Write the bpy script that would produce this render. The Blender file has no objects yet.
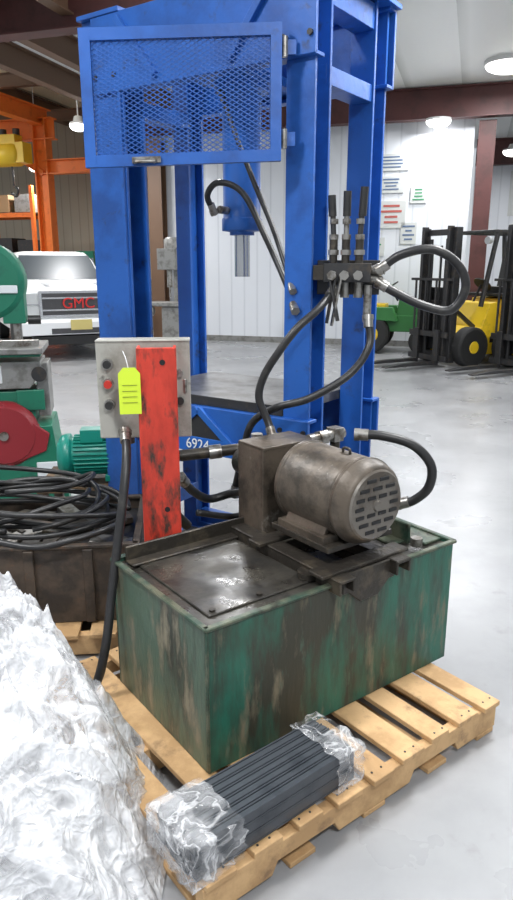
import bpy, bmesh, math, random
from mathutils import Vector, Matrix, Euler, noise
random.seed(7)
scene=bpy.context.scene
R=math.radians
LP=.45
# ---------------------------------------------------------------- materials
def mat(name,col,rough=.5,metal=0.0,col2=None,scale=6,amt=.5,col3=None,scale3=14,amt3=.62,stretch=(1,1,1),bump=.0,bscale=40,spec=.5,emis=None,estr=0,rough2=None,col4=None,scale4=20,amt4=.66):
    m=bpy.data.materials.new(name); m.use_nodes=True
    nt=m.node_tree; N=nt.nodes; L=nt.links
    p=N['Principled BSDF']
    p.inputs['Roughness'].default_value=rough
    p.inputs['Metallic'].default_value=metal
    p.inputs['Specular IOR Level'].default_value=spec
    p.inputs['Base Color'].default_value=(*col,1)
    if emis: 
        p.inputs['Emission Color'].default_value=(*emis,1); p.inputs['Emission Strength'].default_value=estr
    tc=N.new('ShaderNodeTexCoord'); mp=N.new('ShaderNodeMapping'); mp.inputs['Scale'].default_value=stretch
    L.new(tc.outputs['Object'],mp.inputs['Vector'])
    last=None
    def layer(c_in,c_new,sc,th,det=8):
        n=N.new('ShaderNodeTexNoise'); n.inputs['Scale'].default_value=sc; n.inputs['Detail'].default_value=det; n.inputs['Roughness'].default_value=.65
        L.new(mp.outputs[0],n.inputs['Vector'])
        r=N.new('ShaderNodeValToRGB'); r.color_ramp.elements[0].position=max(0,th-.07); r.color_ramp.elements[1].position=min(1,th+.07)
        L.new(n.outputs['Fac'],r.inputs[0])
        mx=N.new('ShaderNodeMix'); mx.data_type='RGBA'
        L.new(r.outputs[0],mx.inputs[0])
        if c_in is None: mx.inputs[6].default_value=(*col,1)
        else: L.new(c_in,mx.inputs[6])
        mx.inputs[7].default_value=(*c_new,1)
        return mx.outputs[2]
    if col2: last=layer(last,col2,scale,amt)
    if col3: last=layer(last,col3,scale3,amt3)
    if col4: last=layer(last,col4,scale4,amt4)
    if last: L.new(last,p.inputs['Base Color'])
    if rough2 is not None:
        n=N.new('ShaderNodeTexNoise'); n.inputs['Scale'].default_value=scale*1.3; n.inputs['Detail'].default_value=6
        L.new(mp.outputs[0],n.inputs['Vector'])
        mr=N.new('ShaderNodeMapRange'); mr.inputs[1].default_value=.35; mr.inputs[2].default_value=.65; mr.inputs[3].default_value=rough; mr.inputs[4].default_value=rough2
        L.new(n.outputs['Fac'],mr.inputs[0]); L.new(mr.outputs[0],p.inputs['Roughness'])
    if bump:
        n=N.new('ShaderNodeTexNoise'); n.inputs['Scale'].default_value=bscale; n.inputs['Detail'].default_value=5
        L.new(mp.outputs[0],n.inputs['Vector'])
        b=N.new('ShaderNodeBump'); b.inputs['Strength'].default_value=bump; b.inputs['Distance'].default_value=.01
        L.new(n.outputs['Fac'],b.inputs['Height']); L.new(b.outputs[0],p.inputs['Normal'])
    return m
M={}
M['blue']=mat('blue_paint',(.015,.10,.40),.42,col2=(.011,.068,.28),scale=3,amt=.55,col3=(.03,.035,.05),scale3=9,amt3=.67,bump=.15,bscale=25)
M['blue2']=mat('blue_cylinder_paint',(.018,.12,.46),.35,col2=(.012,.08,.32),scale=5,amt=.6)
M['green']=mat('tank_green_paint',(.022,.13,.088),.34,col2=(.036,.038,.027),scale=2.8,amt=.49,col3=(.19,.165,.11),scale3=7,amt3=.625,stretch=(1.8,1.8,.42),bump=.25,bscale=30,rough2=.55,col4=(.08,.15,.11),scale4=13,amt4=.66)
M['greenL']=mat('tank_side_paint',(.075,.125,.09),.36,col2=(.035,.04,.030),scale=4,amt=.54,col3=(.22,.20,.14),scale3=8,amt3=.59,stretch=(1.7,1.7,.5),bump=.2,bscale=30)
M['oily']=mat('oily_dark_top',(.028,.026,.022),.18,col2=(.06,.055,.045),scale=6,amt=.5,col3=(.012,.011,.010),scale3=13,amt3=.58,bump=.25,bscale=22,rough2=.5)
M['grime']=mat('grimy_steel',(.038,.033,.027),.42,metal=.3,col2=(.085,.07,.05),scale=12,amt=.58,bump=.3,bscale=50)
M['rim']=mat('rim_worn_steel',(.12,.13,.09),.4,metal=.2,col2=(.03,.065,.045),scale=8,amt=.5,col3=(.02,.018,.015),scale3=15,amt3=.60)
M['motor']=mat('greasy_motor_paint',(.11,.088,.067),.30,metal=.2,col2=(.052,.043,.034),scale=7,amt=.5,col3=(.28,.26,.23),scale3=11,amt3=.67,bump=.2,bscale=40,rough2=.5)
M['motorend']=mat('fan_cover_paint',(.17,.155,.135),.4,metal=.2,col2=(.09,.075,.06),scale=9,amt=.55,bump=.15)
M['black']=mat('black_dark',(.010,.010,.011),.5)
M['rubber']=mat('hose_rubber',(.018,.018,.019),.40,col2=(.04,.038,.035),scale=15,amt=.6)
M['steel']=mat('fitting_steel',(.35,.34,.32),.35,metal=.8,col2=(.14,.12,.10),scale=18,amt=.55)
M['rod']=mat('chrome_rod',(.55,.56,.58),.22,metal=.9)
M['darkmetal']=mat('dark_metal',(.05,.05,.052),.4,metal=.5,col2=(.09,.075,.06),scale=14,amt=.6)
M['table']=mat('press_table_steel',(.17,.17,.17),.38,metal=.4,col2=(.09,.085,.08),scale=7,amt=.52)
M['red']=mat('red_channel_paint',(.60,.05,.028),.45,col2=(.42,.032,.018),scale=4,amt=.55,col3=(.045,.03,.022),scale3=12,amt3=.57,stretch=(1.6,1.6,.6),bump=.2)
M['boxgrey']=mat('control_box_grey',(.36,.355,.32),.45,col2=(.24,.235,.205),scale=7,amt=.55,col3=(.08,.075,.065),scale3=20,amt3=.68)
M['tag']=mat('tag_yellow',(.66,.85,.045),.6)
M['btn_r']=mat('button_red',(.5,.03,.02),.4)
M['btn_k']=mat('button_black',(.02,.02,.02),.4)
M['wood']=mat('pallet_wood',(.60,.385,.19),.7,col2=(.44,.27,.125),scale=5,amt=.5,col3=(.24,.145,.075),scale3=8,amt3=.64,bump=.3,bscale=30)
M['woodd']=mat('old_wood',(.17,.11,.06),.75,col2=(.08,.055,.035),scale=7,amt=.5,bump=.3,bscale=30)
M['bars']=mat('primed_steel_bars',(.065,.073,.085),.33,metal=.2,col2=(.040,.046,.056),scale=9,amt=.6)
M['rust']=mat('rusty_bin',(.085,.062,.045),.6,col2=(.04,.032,.026),scale=6,amt=.5,col3=(.15,.08,.045),scale3=10,amt3=.66,bump=.2)
M['teal']=mat('teal_motor_paint',(.01,.25,.19),.35,col2=(.008,.17,.14),scale=10,amt=.6)
M['mgreen']=mat('machine_green',(.012,.17,.10),.4,col2=(.014,.115,.075),scale=5,amt=.6)
M['mred']=mat('machine_red',(.28,.02,.028),.45)
M['cast']=mat('cast_grey',(.28,.28,.27),.45,metal=.3,col2=(.17,.165,.155),scale=9,amt=.55)
M['white']=mat('truck_white',(.80,.82,.84),.25)
M['glass']=mat('dark_glass',(.035,.045,.055),.35,spec=.4)
M['chrome']=mat('chrome_trim',(.55,.56,.58),.25,metal=.8)
M['grille']=mat('grille_dark',(.05,.05,.055),.4)
M['lens']=mat('headlight_lens',(.5,.52,.53),.25)
M['badge']=mat('badge_red',(.6,.02,.02),.4)
M['plate']=mat('license_plate',(.60,.50,.18),.5)
M['tire']=mat('tire_rubber',(.018,.018,.018),.7)
M['yellow']=mat('forklift_yellow',(.80,.54,.02),.4,col2=(.55,.37,.02),scale=5,amt=.64)
M['orange']=mat('crane_orange',(.88,.21,.03),.5,col2=(.68,.15,.02),scale=4,amt=.6)
M['hoist']=mat('hoist_yellow',(.80,.55,.03),.45)
M['maroon']=mat('maroon_steel',(.10,.034,.032),.55,col2=(.07,.026,.024),scale=3,amt=.55)
M['brown']=mat('brown_steel',(.15,.085,.05),.55)
M['paper']=mat('poster_paper',(.62,.64,.63),.6)
M['pink']=mat('poster_red',(.5,.12,.10),.6)
M['pgreen']=mat('poster_green',(.05,.28,.13),.6)
M['pblue']=mat('poster_blue',(.12,.18,.3),.6)
M['lamp']=mat('lamp_glow',(1,1,1),.5,emis=(1,.99,.96),estr=5)
M['lampbody']=mat('lamp_housing',(.7,.7,.7),.4)
M['card']=mat('cardboard',(.36,.24,.13),.8)
M['num']=mat('paint_marker',(.75,.78,.8),.6)
M['jgreen']=mat('tractor_green',(.03,.18,.04),.4)
def ribbed(name,c,c2,sc,rough=.45,direction='X'):
    m=mat(name,c,rough); nt=m.node_tree; N=nt.nodes; L=nt.links; p=N['Principled BSDF']
    tc=N.new('ShaderNodeTexCoord'); w=N.new('ShaderNodeTexWave'); w.bands_direction=direction
    w.inputs['Scale'].default_value=sc; w.wave_profile='SAW'
    L.new(tc.outputs['Object'],w.inputs['Vector'])
    r=N.new('ShaderNodeValToRGB'); r.color_ramp.elements[0].position=0; r.color_ramp.elements[1].position=.16
    r.color_ramp.elements[0].color=(*c2,1); r.color_ramp.elements[1].color=(*c,1)
    L.new(w.outputs['Fac'],r.inputs[0]); L.new(r.outputs[0],p.inputs['Base Color'])
    b=N.new('ShaderNodeBump'); b.inputs['Strength'].default_value=.4; b.inputs['Distance'].default_value=.02
    L.new(r.outputs[0],b.inputs['Height']); L.new(b.outputs[0],p.inputs['Normal'])
    return m
M['wall']=ribbed('white_metal_siding',(.76,.79,.84),(.60,.63,.68),1.1)
M['wallL']=ribbed('beige_metal_siding',(.42,.38,.30),(.28,.25,.2),.9)
M['ceil']=ribbed('ceiling_insulation',(.88,.90,.89),(.60,.62,.60),.32)
M['ceilL']=ribbed('ceiling_insulation_aged',(.85,.76,.55),(.42,.37,.27),.4)
M['floor']=mat('polished_concrete',(.315,.32,.33),.24,col2=(.27,.275,.285),scale=.9,amt=.52,col3=(.235,.235,.24),scale3=4.5,amt3=.66,bump=.05,bscale=12,rough2=.40)
def film(name,lo,hi,s1=7,s2=19,bst=1.0,rough=.13,dist=.05,tlm=.12):
    pm=bpy.data.materials.new(name); pm.use_nodes=True
    nt=pm.node_tree;N=nt.nodes;L=nt.links
    p=N['Principled BSDF']; p.inputs['Base Color'].default_value=(.88,.89,.91,1); p.inputs['Roughness'].default_value=rough; p.inputs['Specular IOR Level'].default_value=1.0
    tl=N.new('ShaderNodeBsdfTranslucent'); tl.inputs[0].default_value=(.9,.92,.95,1); ms=N.new('ShaderNodeMixShader'); ms.inputs[0].default_value=tlm
    tr=N.new('ShaderNodeBsdfTransparent'); mx=N.new('ShaderNodeMixShader')
    tc=N.new('ShaderNodeTexCoord'); n=N.new('ShaderNodeTexNoise'); n.inputs['Scale'].default_value=8; n.inputs['Detail'].default_value=5; n.inputs['Distortion'].default_value=1.0
    L.new(tc.outputs['Object'],n.inputs['Vector'])
    mr=N.new('ShaderNodeMapRange'); mr.inputs[1].default_value=.40; mr.inputs[2].default_value=.58; mr.inputs[3].default_value=lo; mr.inputs[4].default_value=hi
    L.new(n.outputs['Fac'],mr.inputs[0]); L.new(tr.outputs[0],mx.inputs[1])
    L.new(p.outputs[0],ms.inputs[1]); L.new(tl.outputs[0],ms.inputs[2]); L.new(ms.outputs[0],mx.inputs[2])
    def ridge(sc,dst,off):
        mp=N.new('ShaderNodeMapping'); mp.inputs['Location'].default_value=(off,off*2,off); L.new(tc.outputs['Object'],mp.inputs['Vector'])
        v=N.new('ShaderNodeTexNoise'); v.inputs['Scale'].default_value=sc; v.inputs['Detail'].default_value=2.5; v.inputs['Roughness'].default_value=.5; v.inputs['Distortion'].default_value=dst
        L.new(mp.outputs[0],v.inputs['Vector'])
        a=N.new('ShaderNodeMath'); a.operation='SUBTRACT'; a.inputs[1].default_value=.5; L.new(v.outputs['Fac'],a.inputs[0])
        c=N.new('ShaderNodeMath'); c.operation='ABSOLUTE'; L.new(a.outputs[0],c.inputs[0]); return c
    r1=ridge(s1,.6,0); r2=ridge(s2,.9,3)
    k=N.new('ShaderNodeMath'); k.operation='MULTIPLY_ADD'; k.inputs[1].default_value=.42; L.new(r2.outputs[0],k.inputs[0]); L.new(r1.outputs[0],k.inputs[2])
    b=N.new('ShaderNodeBump'); b.inputs['Strength'].default_value=bst; b.inputs['Distance'].default_value=dist; b.invert=True
    L.new(k.outputs[0],b.inputs['Height']); L.new(b.outputs[0],p.inputs['Normal'])
    # creases gather more film, so are more opaque
    cr=N.new('ShaderNodeMapRange'); cr.inputs[1].default_value=0; cr.inputs[2].default_value=.035; cr.inputs[3].default_value=.35; cr.inputs[4].default_value=0
    L.new(r1.outputs[0],cr.inputs[0]); ad=N.new('ShaderNodeMath'); ad.operation='ADD'; ad.use_clamp=True
    L.new(mr.outputs[0],ad.inputs[0]); L.new(cr.outputs[0],ad.inputs[1]); L.new(ad.outputs[0],mx.inputs[0])
    L.new(mx.outputs[0],N['Material Output'].inputs[0])
    return pm
M['film']=film('clear_stretch_film',.25,.80)
M['film2']=film('thin_film',.04,.30,14,30,1.0,.12,.02)
# ---------------------------------------------------------------- builder
class B:
    def __init__(s,name,loc=(0,0,0),yaw=0):
        s.name=name; s.bm=bmesh.new(); s.mats=[]; s.MW=Matrix.Translation(loc)@Matrix.Rotation(R(yaw),4,'Z')
    def mi(s,m):
        if m not in s.mats: s.mats.append(m)
        return s.mats.index(m)
    def add(s,vs,fs,m,smooth=False):
        i=s.mi(m); bv=[s.bm.verts.new(v) for v in vs]
        for f in fs:
            try:
                fc=s.bm.faces.new([bv[k] for k in f]); fc.material_index=i; fc.smooth=smooth
            except ValueError: pass
        return bv
    def box(s,c,d,m,rot=(0,0,0)):
        rm=Euler([R(a) for a in rot]).to_matrix(); c=Vector(c); h=Vector(d)/2
        vs=[c+rm@Vector((x*h.x,y*h.y,z*h.z)) for x in(-1,1) for y in(-1,1) for z in(-1,1)]
        s.add(vs,[(0,1,3,2),(4,6,7,5),(0,4,5,1),(2,3,7,6),(0,2,6,4),(1,5,7,3)],m)
    def beam(s,p0,p1,w,h,m,up=(0,0,1)):
        p0=Vector(p0);p1=Vector(p1);d=(p1-p0).normalized();u=Vector(up)
        sd=d.cross(u)
        if sd.length<1e-4: sd=d.cross(Vector((0,1,0)))
        sd.normalize();u=sd.cross(d)
        vs=[p+sd*a*w/2+u*b_*h/2 for p in(p0,p1) for a in(-1,1) for b_ in(-1,1)]
        s.add(vs,[(0,1,3,2),(4,6,7,5),(0,4,5,1),(2,3,7,6),(0,2,6,4),(1,5,7,3)],m)
    def lathe(s,p0,p1,prof,m,n=28,smooth=True):
        p0=Vector(p0);d=(Vector(p1)-p0).normalized()
        a=d.orthogonal().normalized();b_=d.cross(a)
        vs=[]
        for t,r in prof:
            for k in range(n):
                an=2*math.pi*k/n; vs.append(p0+d*t+(a*math.cos(an)+b_*math.sin(an))*r)
        fs=[]
        for i in range(len(prof)-1):
            for k in range(n):
                k2=(k+1)%n; fs.append((i*n+k,i*n+k2,(i+1)*n+k2,(i+1)*n+k))
        bv=s.add(vs,fs,m,smooth)
        i=s.mi(m)
        for ring in(0,len(prof)-1):
            if prof[ring][1]>1e-5:
                vv=[s.bm.verts.new(bv[ring*n+k].co) for k in range(n)]
                f=s.bm.faces.new(vv if ring else vv[::-1]); f.material_index=i
    def cyl(s,p0,p1,r,m,r2=None,n=24):
        Ld=(Vector(p1)-Vector(p0)).length
        s.lathe(p0,p1,[(0,r),(Ld,r if r2 is None else r2)],m,n)
    def tube(s,pts,r,m,n=10,sub=8):
        P=[Vector(p) for p in pts]
        Q=[P[0]*2-P[1]]+P+[P[-1]*2-P[-2]]
        C=[]
        for i in range(1,len(Q)-2):
            for k in range(sub):
                t=k/sub;a,b_,c,d=Q[i-1],Q[i],Q[i+1],Q[i+2]
                C.append(.5*((2*b_)+(c-a)*t+(2*a-5*b_+4*c-d)*t*t+(3*b_-a-3*c+d)*t**3))
        C.append(P[-1])
        vs=[];prev=None
        for i,c in enumerate(C):
            d=(C[min(i+1,len(C)-1)]-C[max(i-1,0)]).normalized()
            if prev is None: a=d.orthogonal().normalized()
            else: a=(prev-d*prev.dot(d)).normalized()
            prev=a;b_=d.cross(a)
            for k in range(n):
                an=2*math.pi*k/n; vs.append(c+(a*math.cos(an)+b_*math.sin(an))*r)
        fs=[(i*n+k,i*n+(k+1)%n,(i+1)*n+(k+1)%n,(i+1)*n+k) for i in range(len(C)-1) for k in range(n)]
        fs.append(tuple(range(n))[::-1]); fs.append(tuple((len(C)-1)*n+k for k in range(n)))
        s.add(vs,fs,m,True)
    def prism(s,pts,ax,h0,h1,m,smooth=False):
        def mk(a,b_,h):
            return {'X':(h,a,b_),'Y':(a,h,b_),'Z':(a,b_,h)}[ax]
        n=len(pts); vs=[mk(a,b_,h0) for a,b_ in pts]+[mk(a,b_,h1) for a,b_ in pts]
        fs=[tuple(range(n))[::-1],tuple(range(n,2*n))]+[(i,(i+1)%n,n+(i+1)%n,n+i) for i in range(n)]
        s.add(vs,fs,m,smooth)
    def ball(s,c,r,m,n=16,sc=(1,1,1)):
        vs=[];fs=[];h=n//2
        for i in range(h+1):
            th=math.pi*i/h
            for k in range(n):
                an=2*math.pi*k/n
                vs.append(Vector(c)+Vector((r*sc[0]*math.sin(th)*math.cos(an),r*sc[1]*math.sin(th)*math.sin(an),r*sc[2]*math.cos(th))))
        for i in range(h):
            for k in range(n): fs.append((i*n+k,(i+1)*n+k,(i+1)*n+(k+1)%n,i*n+(k+1)%n))
        s.add(vs,fs,m,True)
    def done(s,bevel=.003,seg=1,recalc=True,parent=None):
        if recalc: bmesh.ops.recalc_face_normals(s.bm,faces=s.bm.faces)
        me=bpy.data.meshes.new(s.name); s.bm.to_mesh(me); s.bm.free()
        for m in s.mats: me.materials.append(M[m])
        o=bpy.data.objects.new(s.name,me); scene.collection.objects.link(o)
        if parent:
            o.parent=parent[0]; o.matrix_parent_inverse=parent[1].inverted(); o.matrix_basis=s.MW
        else: o.matrix_world=s.MW
        if bevel:
            bv=o.modifiers.new('bevel','BEVEL'); bv.width=bevel; bv.segments=seg; bv.limit_method='ANGLE'; bv.angle_limit=R(50)
        return o
def text(parent,name,body,size,loc,rot,m,ext=.001):
    cu=bpy.data.curves.new(name,'FONT'); cu.body=body; cu.size=size; cu.extrude=ext; cu.align_x='CENTER'; cu.align_y='CENTER'
    cu.materials.append(M[m]); o=bpy.data.objects.new(name,cu); scene.collection.objects.link(o)
    o.parent=parent; o.location=loc; o.rotation_euler=[R(a) for a in rot]; return o
# ---------------------------------------------------------------- floor & building
f=B('floor'); f.box((0,10,-.05),(48,44,.1),'floor'); f.done(0)
BL=(0,15,0);BY=-17
w=B('wall_back',BL,BY); w.box((.95,.1,2.35),(6.5,.2,4.7),'wall'); w.done(0)
w=B('baseboard_back',BL,BY); w.box((.95,-.015,.06),(6.5,.03,.12),'cast'); w.done(0)
w=B('wall_right',BL,BY); w.box((9.3,6,2.35),(10.2,.2,4.7),'wall'); w.done(0)
w=B('wall_left',BL,BY); w.box((-10.2,9,3.5),(16,.2,7),'wallL'); w.done(0)
w=B('ceiling',BL,BY); w.box((5.1,-4,4.75),(15.2,22,.1),'ceil'); w.done(0)
w=B('ceiling_left_bay',BL,BY); w.box((-10.4,-2,6.9),(15.8,24,.1),'ceilL'); w.box((-2.48,-2,5.8),(.08,24,2.1),'ceilL'); w.done(0)
def ibeam_y(b,x,y0,y1,zt,h,wd,m):
    b.box((x,(y0+y1)/2,zt-.01),(wd,y1-y0,.02),m); b.box((x,(y0+y1)/2,zt-h/2),(.02,y1-y0,h),m); b.box((x,(y0+y1)/2,zt-h+.01),(wd,y1-y0,.02),m)
def ibeam_x(b,y,x0,x1,zt,h,wd,m):
    b.box(((x0+x1)/2,y,zt-.01),(x1-x0,wd,.02),m); b.box(((x0+x1)/2,y,zt-h/2),(x1-x0,.02,h),m); b.box(((x0+x1)/2,y,zt-h+.01),(x1-x0,wd,.02),m)
w=B('trim_rafter_far',BL,BY); ibeam_x(w,-.3,-2.4,12.5,4.68,.52,.24,'maroon'); w.done(0)
w=B('trim_rafter_near',BL,BY); ibeam_x(w,-6.5,-2.4,12.5,4.7,.52,.24,'maroon'); w.done(0)
w=B('trim_rafter_rear',BL,BY); ibeam_x(w,5.6,4.2,12.5,4.7,.62,.24,'maroon'); w.done(0)
for i,x in enumerate((-.25,-1.3,-2.3)):
    w=B('trim_purlin_%d'%i,BL,BY); ibeam_y(w,x,-13,-.45,4.7,.36,.16,'brown'); w.done(0)
for i,x in enumerate((-4.5,-7,-9.5)):
    w=B('trim_left_beam_%d'%i,BL,BY); ibeam_y(w,x,-13,8.8,6.8,.5,.25,'brown'); w.done(0)
for i,y in enumerate((-6,-2,2,6)):
    w=B('trim_left_cross_%d'%i,BL,BY); ibeam_x(w,y,-16,-2.6,6.2,.32,.2,'brown'); w.done(0)
def column(x,y,h,m,i):
    c=B('steel_column',BL,BY); c.box((x,y-.12,h/2),(.3,.02,h),m); c.box((x,y+.12,h/2),(.3,.02,h),m); c.box((x,y,h/2),(.02,.24,h),m); c.box((x,y,.015),(.42,.42,.03),m); c.done(0)
column(-2.12,-.2,4.1,'brown',0); column(4.42,-.1,4.12,'maroon',1); column(-4.9,7.5,6.2,'brown',2); column(10,5.4,4.05,'maroon',3)
def poster(x,y,z,wd,h,kind):
    p_=B('wall_poster',BL,BY); p_.box((x,y,z),(wd,.02,h),'paper')
    for k in range(4):
        p_.box((x,y-.012,z+h*.32-k*h*.2),(wd*random.uniform(.4,.8),.006,h*.08),kind)
    p_.done(0)
for (x,z,wd,h,k) in [(2.15,3.05,.5,.42,'pink'),(2.72,3.1,.5,.3,'pblue'),(2.2,2.5,.4,.5,'pblue'),(2.75,2.55,.55,.5,'pink'),(2.35,1.95,.6,.35,'pgreen'),(3.1,2.2,.3,.4,'pblue'),(3.25,2.9,.3,.3,'pgreen'),(2.7,3.5,.7,.3,'pblue')]:
    poster(x,-.015,z,wd,h,k)
sg=B('wall_banner',BL,BY)
for (x,z,wd,h) in [(5.6,3.4,1.0,1.1),(6.9,2.9,1.2,1.6)]:
    sg.box((x,5.88,z),(wd,.03,h),'paper'); 
sg.lathe((5.6,5.86,3.45),(5.6,5.0,3.45),[(0,.38),(.01,.38)],'pgreen'); sg.lathe((5.6,5.84,3.45),(5.6,5.0,3.45),[(0,.28),(.01,.28)],'paper')
sg.box((5.6,5.82,3.45),(.3,.01,.08),'pgreen')
for k in range(4): sg.box((6.9,5.86,3.4-k*.3),(.8,.01,.1),'pgreen' if k%2 else 'pblue')
sg.done(0)
def lamp(x,y,z,pw,r=.28,top=4.7,size=None,up=0):
    l=B('ceiling_light',(x,y,z))
    if top-z>.3: l.lathe((0,0,.06),(0,0,1),[(0,r*1.02),(.03,r*1.02),(.06,r*.6),(.14,r*.45),(.15,.05)],'lampbody'); l.cyl((0,0,.2),(0,0,top-z),.012,'lampbody',n=8)
    else: l.lathe((0,0,.05),(0,0,1),[(0,r*1.05),(top-z-.05,r*1.05)],'lampbody')
    l.lathe((0,0,-.05),(0,0,1),[(0,r*.35),(.02,r*.72),(.06,r*.95),(.10,r)],'lamp')
    o=l.done(0)
    d=bpy.data.lights.new('bulb','AREA'); d.shape='DISK'; d.size=size or r*1.7; d.energy=pw*LP; d.color=(.985,.99,1)
    q=bpy.data.objects.new('bulb',d); scene.collection.objects.link(q); q.parent=o; q.location=(0,0,-.08)
    if up:  # added upward fill that brightens the ceiling, not part of a real fixture
        d=bpy.data.lights.new('ceiling_fill','AREA'); d.shape='DISK'; d.size=.6; d.energy=up*LP; d.color=(.99,.99,1)
        q=bpy.data.objects.new('ceiling_fill',d); scene.collection.objects.link(q); q.parent=o; q.location=(0,0,.22); q.rotation_euler=(math.pi,0,0)
    return o
lamp(3.96,12.0,4.58,260,.36); lamp(3.3,13.62,4.07,90,.22,top=4.16); lamp(5.75,16.6,4.0,170,.24,top=4.7); lamp(-3.3,13.9,4.05,200,.16,top=6.8); lamp(-6.2,21,4.2,350,.25,top=6.8)
lamp(-5.0,10.5,5.2,500,.3,top=6.8,up=250); lamp(-9.5,17,5.2,500,.3,top=6.8,up=250)
lamp(1.6,3.2,3.7,230,.34,up=90); lamp(-1.7,1.4,3.9,220,.34,up=60); lamp(.9,-.8,4.0,300,.34); lamp(-.5,7.6,3.95,220,.3,up=70); lamp(3.6,5.6,3.6,240,.3,up=170); lamp(7.2,9.8,3.6,200,.3,up=170); lamp(-3.6,5.5,4.2,220,.3,top=6.8)  # hidden pendants, added to light the foreground and the ceiling
# ---------------------------------------------------------------- hydraulic press
PR=((-.07),3.51,0)
PMW=Matrix.Translation(PR)@Matrix.Rotation(R(-35),4,'Z')
p=B('hydraulic_press',PR,-35)
H=2.69
def ipost(x,y,wx,wy,holes=False):
    p.box((x,y-wy/2+.008,H/2),(wx,.016,H),'blue'); p.box((x,y+wy/2-.008,H/2),(wx,.016,H),'blue')
    p.box((x,y,H/2),(.014,wy-.032,H),'blue')
ipost(-.560,-.2585,.25,.14); ipost(.520,-.2585,.13,.13); ipost(-.545,.2585,.10,.13); ipost(.518,.2585,.12,.13)
p.box((-.45,-.335,H/2),(.02,.02,H),'blue')
for sx in(-.54,.52):
    for z,h in((2.63,.10),(2.33,.07),(.30,.08)):
        p.box((sx,0,z),(.10,.42,h),'blue')
    p.box((sx,0,.03),(.22,.72,.06),'blue')
p.box((.52,0,H+.01),(.2,.72,.02),'blue'); p.box((-.55,0,H+.01),(.27,.72,.02),'blue')
for y in(-.345,.345):
    s_=1 if y<0 else -1
    p.box((0,y,2.53),(1.20,.016,.32),'blue'); p.box((0,y+.03*s_,2.685),(1.20,.07,.014),'blue'); p.box((0,y+.03*s_,2.375),(1.20,.07,.014),'blue')
    p.box((0,y,.85),(1.20,.018,.20),'blue'); p.box((0,y+.03*s_,.945),(1.20,.075,.014),'blue'); p.box((0,y+.03*s_,.755),(1.20,.075,.014),'blue')
    for x in(-.46,-.58,.46,.58): 
        for z in(2.44,2.62,.8,.9): p.lathe((x,y*1.02,z),(x,y*2,z),[(0,.012),(.012,.012)],'darkmetal',n=6,smooth=False)
for x in(-.25,.25): p.box((x,-.30,2.53),(.014,.09,.30),'blue')
p.beam((-.42,-.362,2.66),(-.2,-.362,2.40),.03,.03,'blue'); p.beam((.42,-.362,2.66),(.2,-.362,2.40),.03,.03,'blue')
gx=.0
p.prism([(gx-.18,.80),(gx+.18,.80),(gx,.94)],'Y',-.3585,-.355,'darkmetal')
p.beam((gx-.21,-.362,.775),(gx,-.362,.94),.018,.035,'blue2'); p.beam((gx+.21,-.362,.775),(gx,-.362,.94),.018,.035,'blue2'); p.box((gx,-.36,.765),(.46,.012,.075),'blue2')
p.box((0,0,2.42),(.30,.66,.04),'blue'); p.box((0,0,2.58),(.26,.26,.28),'blue')
p.lathe((0,0,2.42),(0,0,0),[(0,.125),(.05,.125),(.051,.090),(.60,.090),(.605,.097),(.66,.097),(.665,.06),(.68,.06)],'blue2',n=32)
p.cyl((0,0,1.76),(0,0,1.545),.037,'rod')
p.cyl((-.02,-.092,1.85),(-.02,-.15,1.85),.018,'steel',n=10)
p.box((0,0,.975),(.90,.64,.045),'table'); p.box((0,-.322,.975),(.90,.006,.046),'darkmetal')
p.box((0,.2585,.12),(1.0,.05,.08),'blue'); p.box((0,-.05,.06),(1.0,.4,.03),'darkmetal')
press=p.done(.003)
text(press,'marker_number','6924',.072,(.0,-.372,.768),(90,0,0),'num')
g=B('mesh_guard_door',(.095,2.895,-.065),2.0)
W=.755; z0=2.035; z1=2.515; t=.042
g.box((-W/2,0,z0+t/2),(W,.03,t),'blue'); g.box((-W/2,0,z1-t/2),(W,.03,t),'blue'); g.box((-W+t/2,0,(z0+z1)/2),(t,.032,z1-z0),'blue'); g.box((-t/2,0,(z0+z1)/2),(t,.032,z1-z0),'blue')
for z in(z0+.08,z1-.08): g.cyl((.012,0,z-.035),(.012,0,z+.035),.012,'steel',n=10); g.box((.03,.01,z),(.05,.01,.05),'blue')
sl=math.tan(R(30)); sp=.030
x0,x1=-W+t,-t; a0,a1=z0+t,z1-t
for sg_ in(1,-1):
    for k in range(-60,60):
        xk=x0+k*sp; pts=[]
        for x in(x0,x1):
            z=a0+sg_*sl*(x-xk)
            if a0<=z<=a1: pts.append((x,z))
        for z in(a0,a1):
            x=xk+sg_*(z-a0)/sl
            if x0<x<x1: pts.append((x,z))
        if len(pts)>=2:
            a,b_=pts[0],pts[1]
            if abs(a[0]-b_[0])>.006: g.beam((a[0],.002*sg_,a[1]),(b_[0],.002*sg_,b_[1]),.0025,.0035,'blue')
g.tube([(-.56,-.02,z0+.012),(-.56,-.035,z0+.012),(-.49,-.035,z0+.012),(-.49,-.02,z0+.012)],.006,'steel',sub=3)
g.box((-.52,-.02,z0+.02),(.11,.008,.022),'steel')
for v_ in g.bm.verts: v_.co.z+=.038*v_.co.x+.022
g.done(0,parent=(press,PMW))
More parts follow.
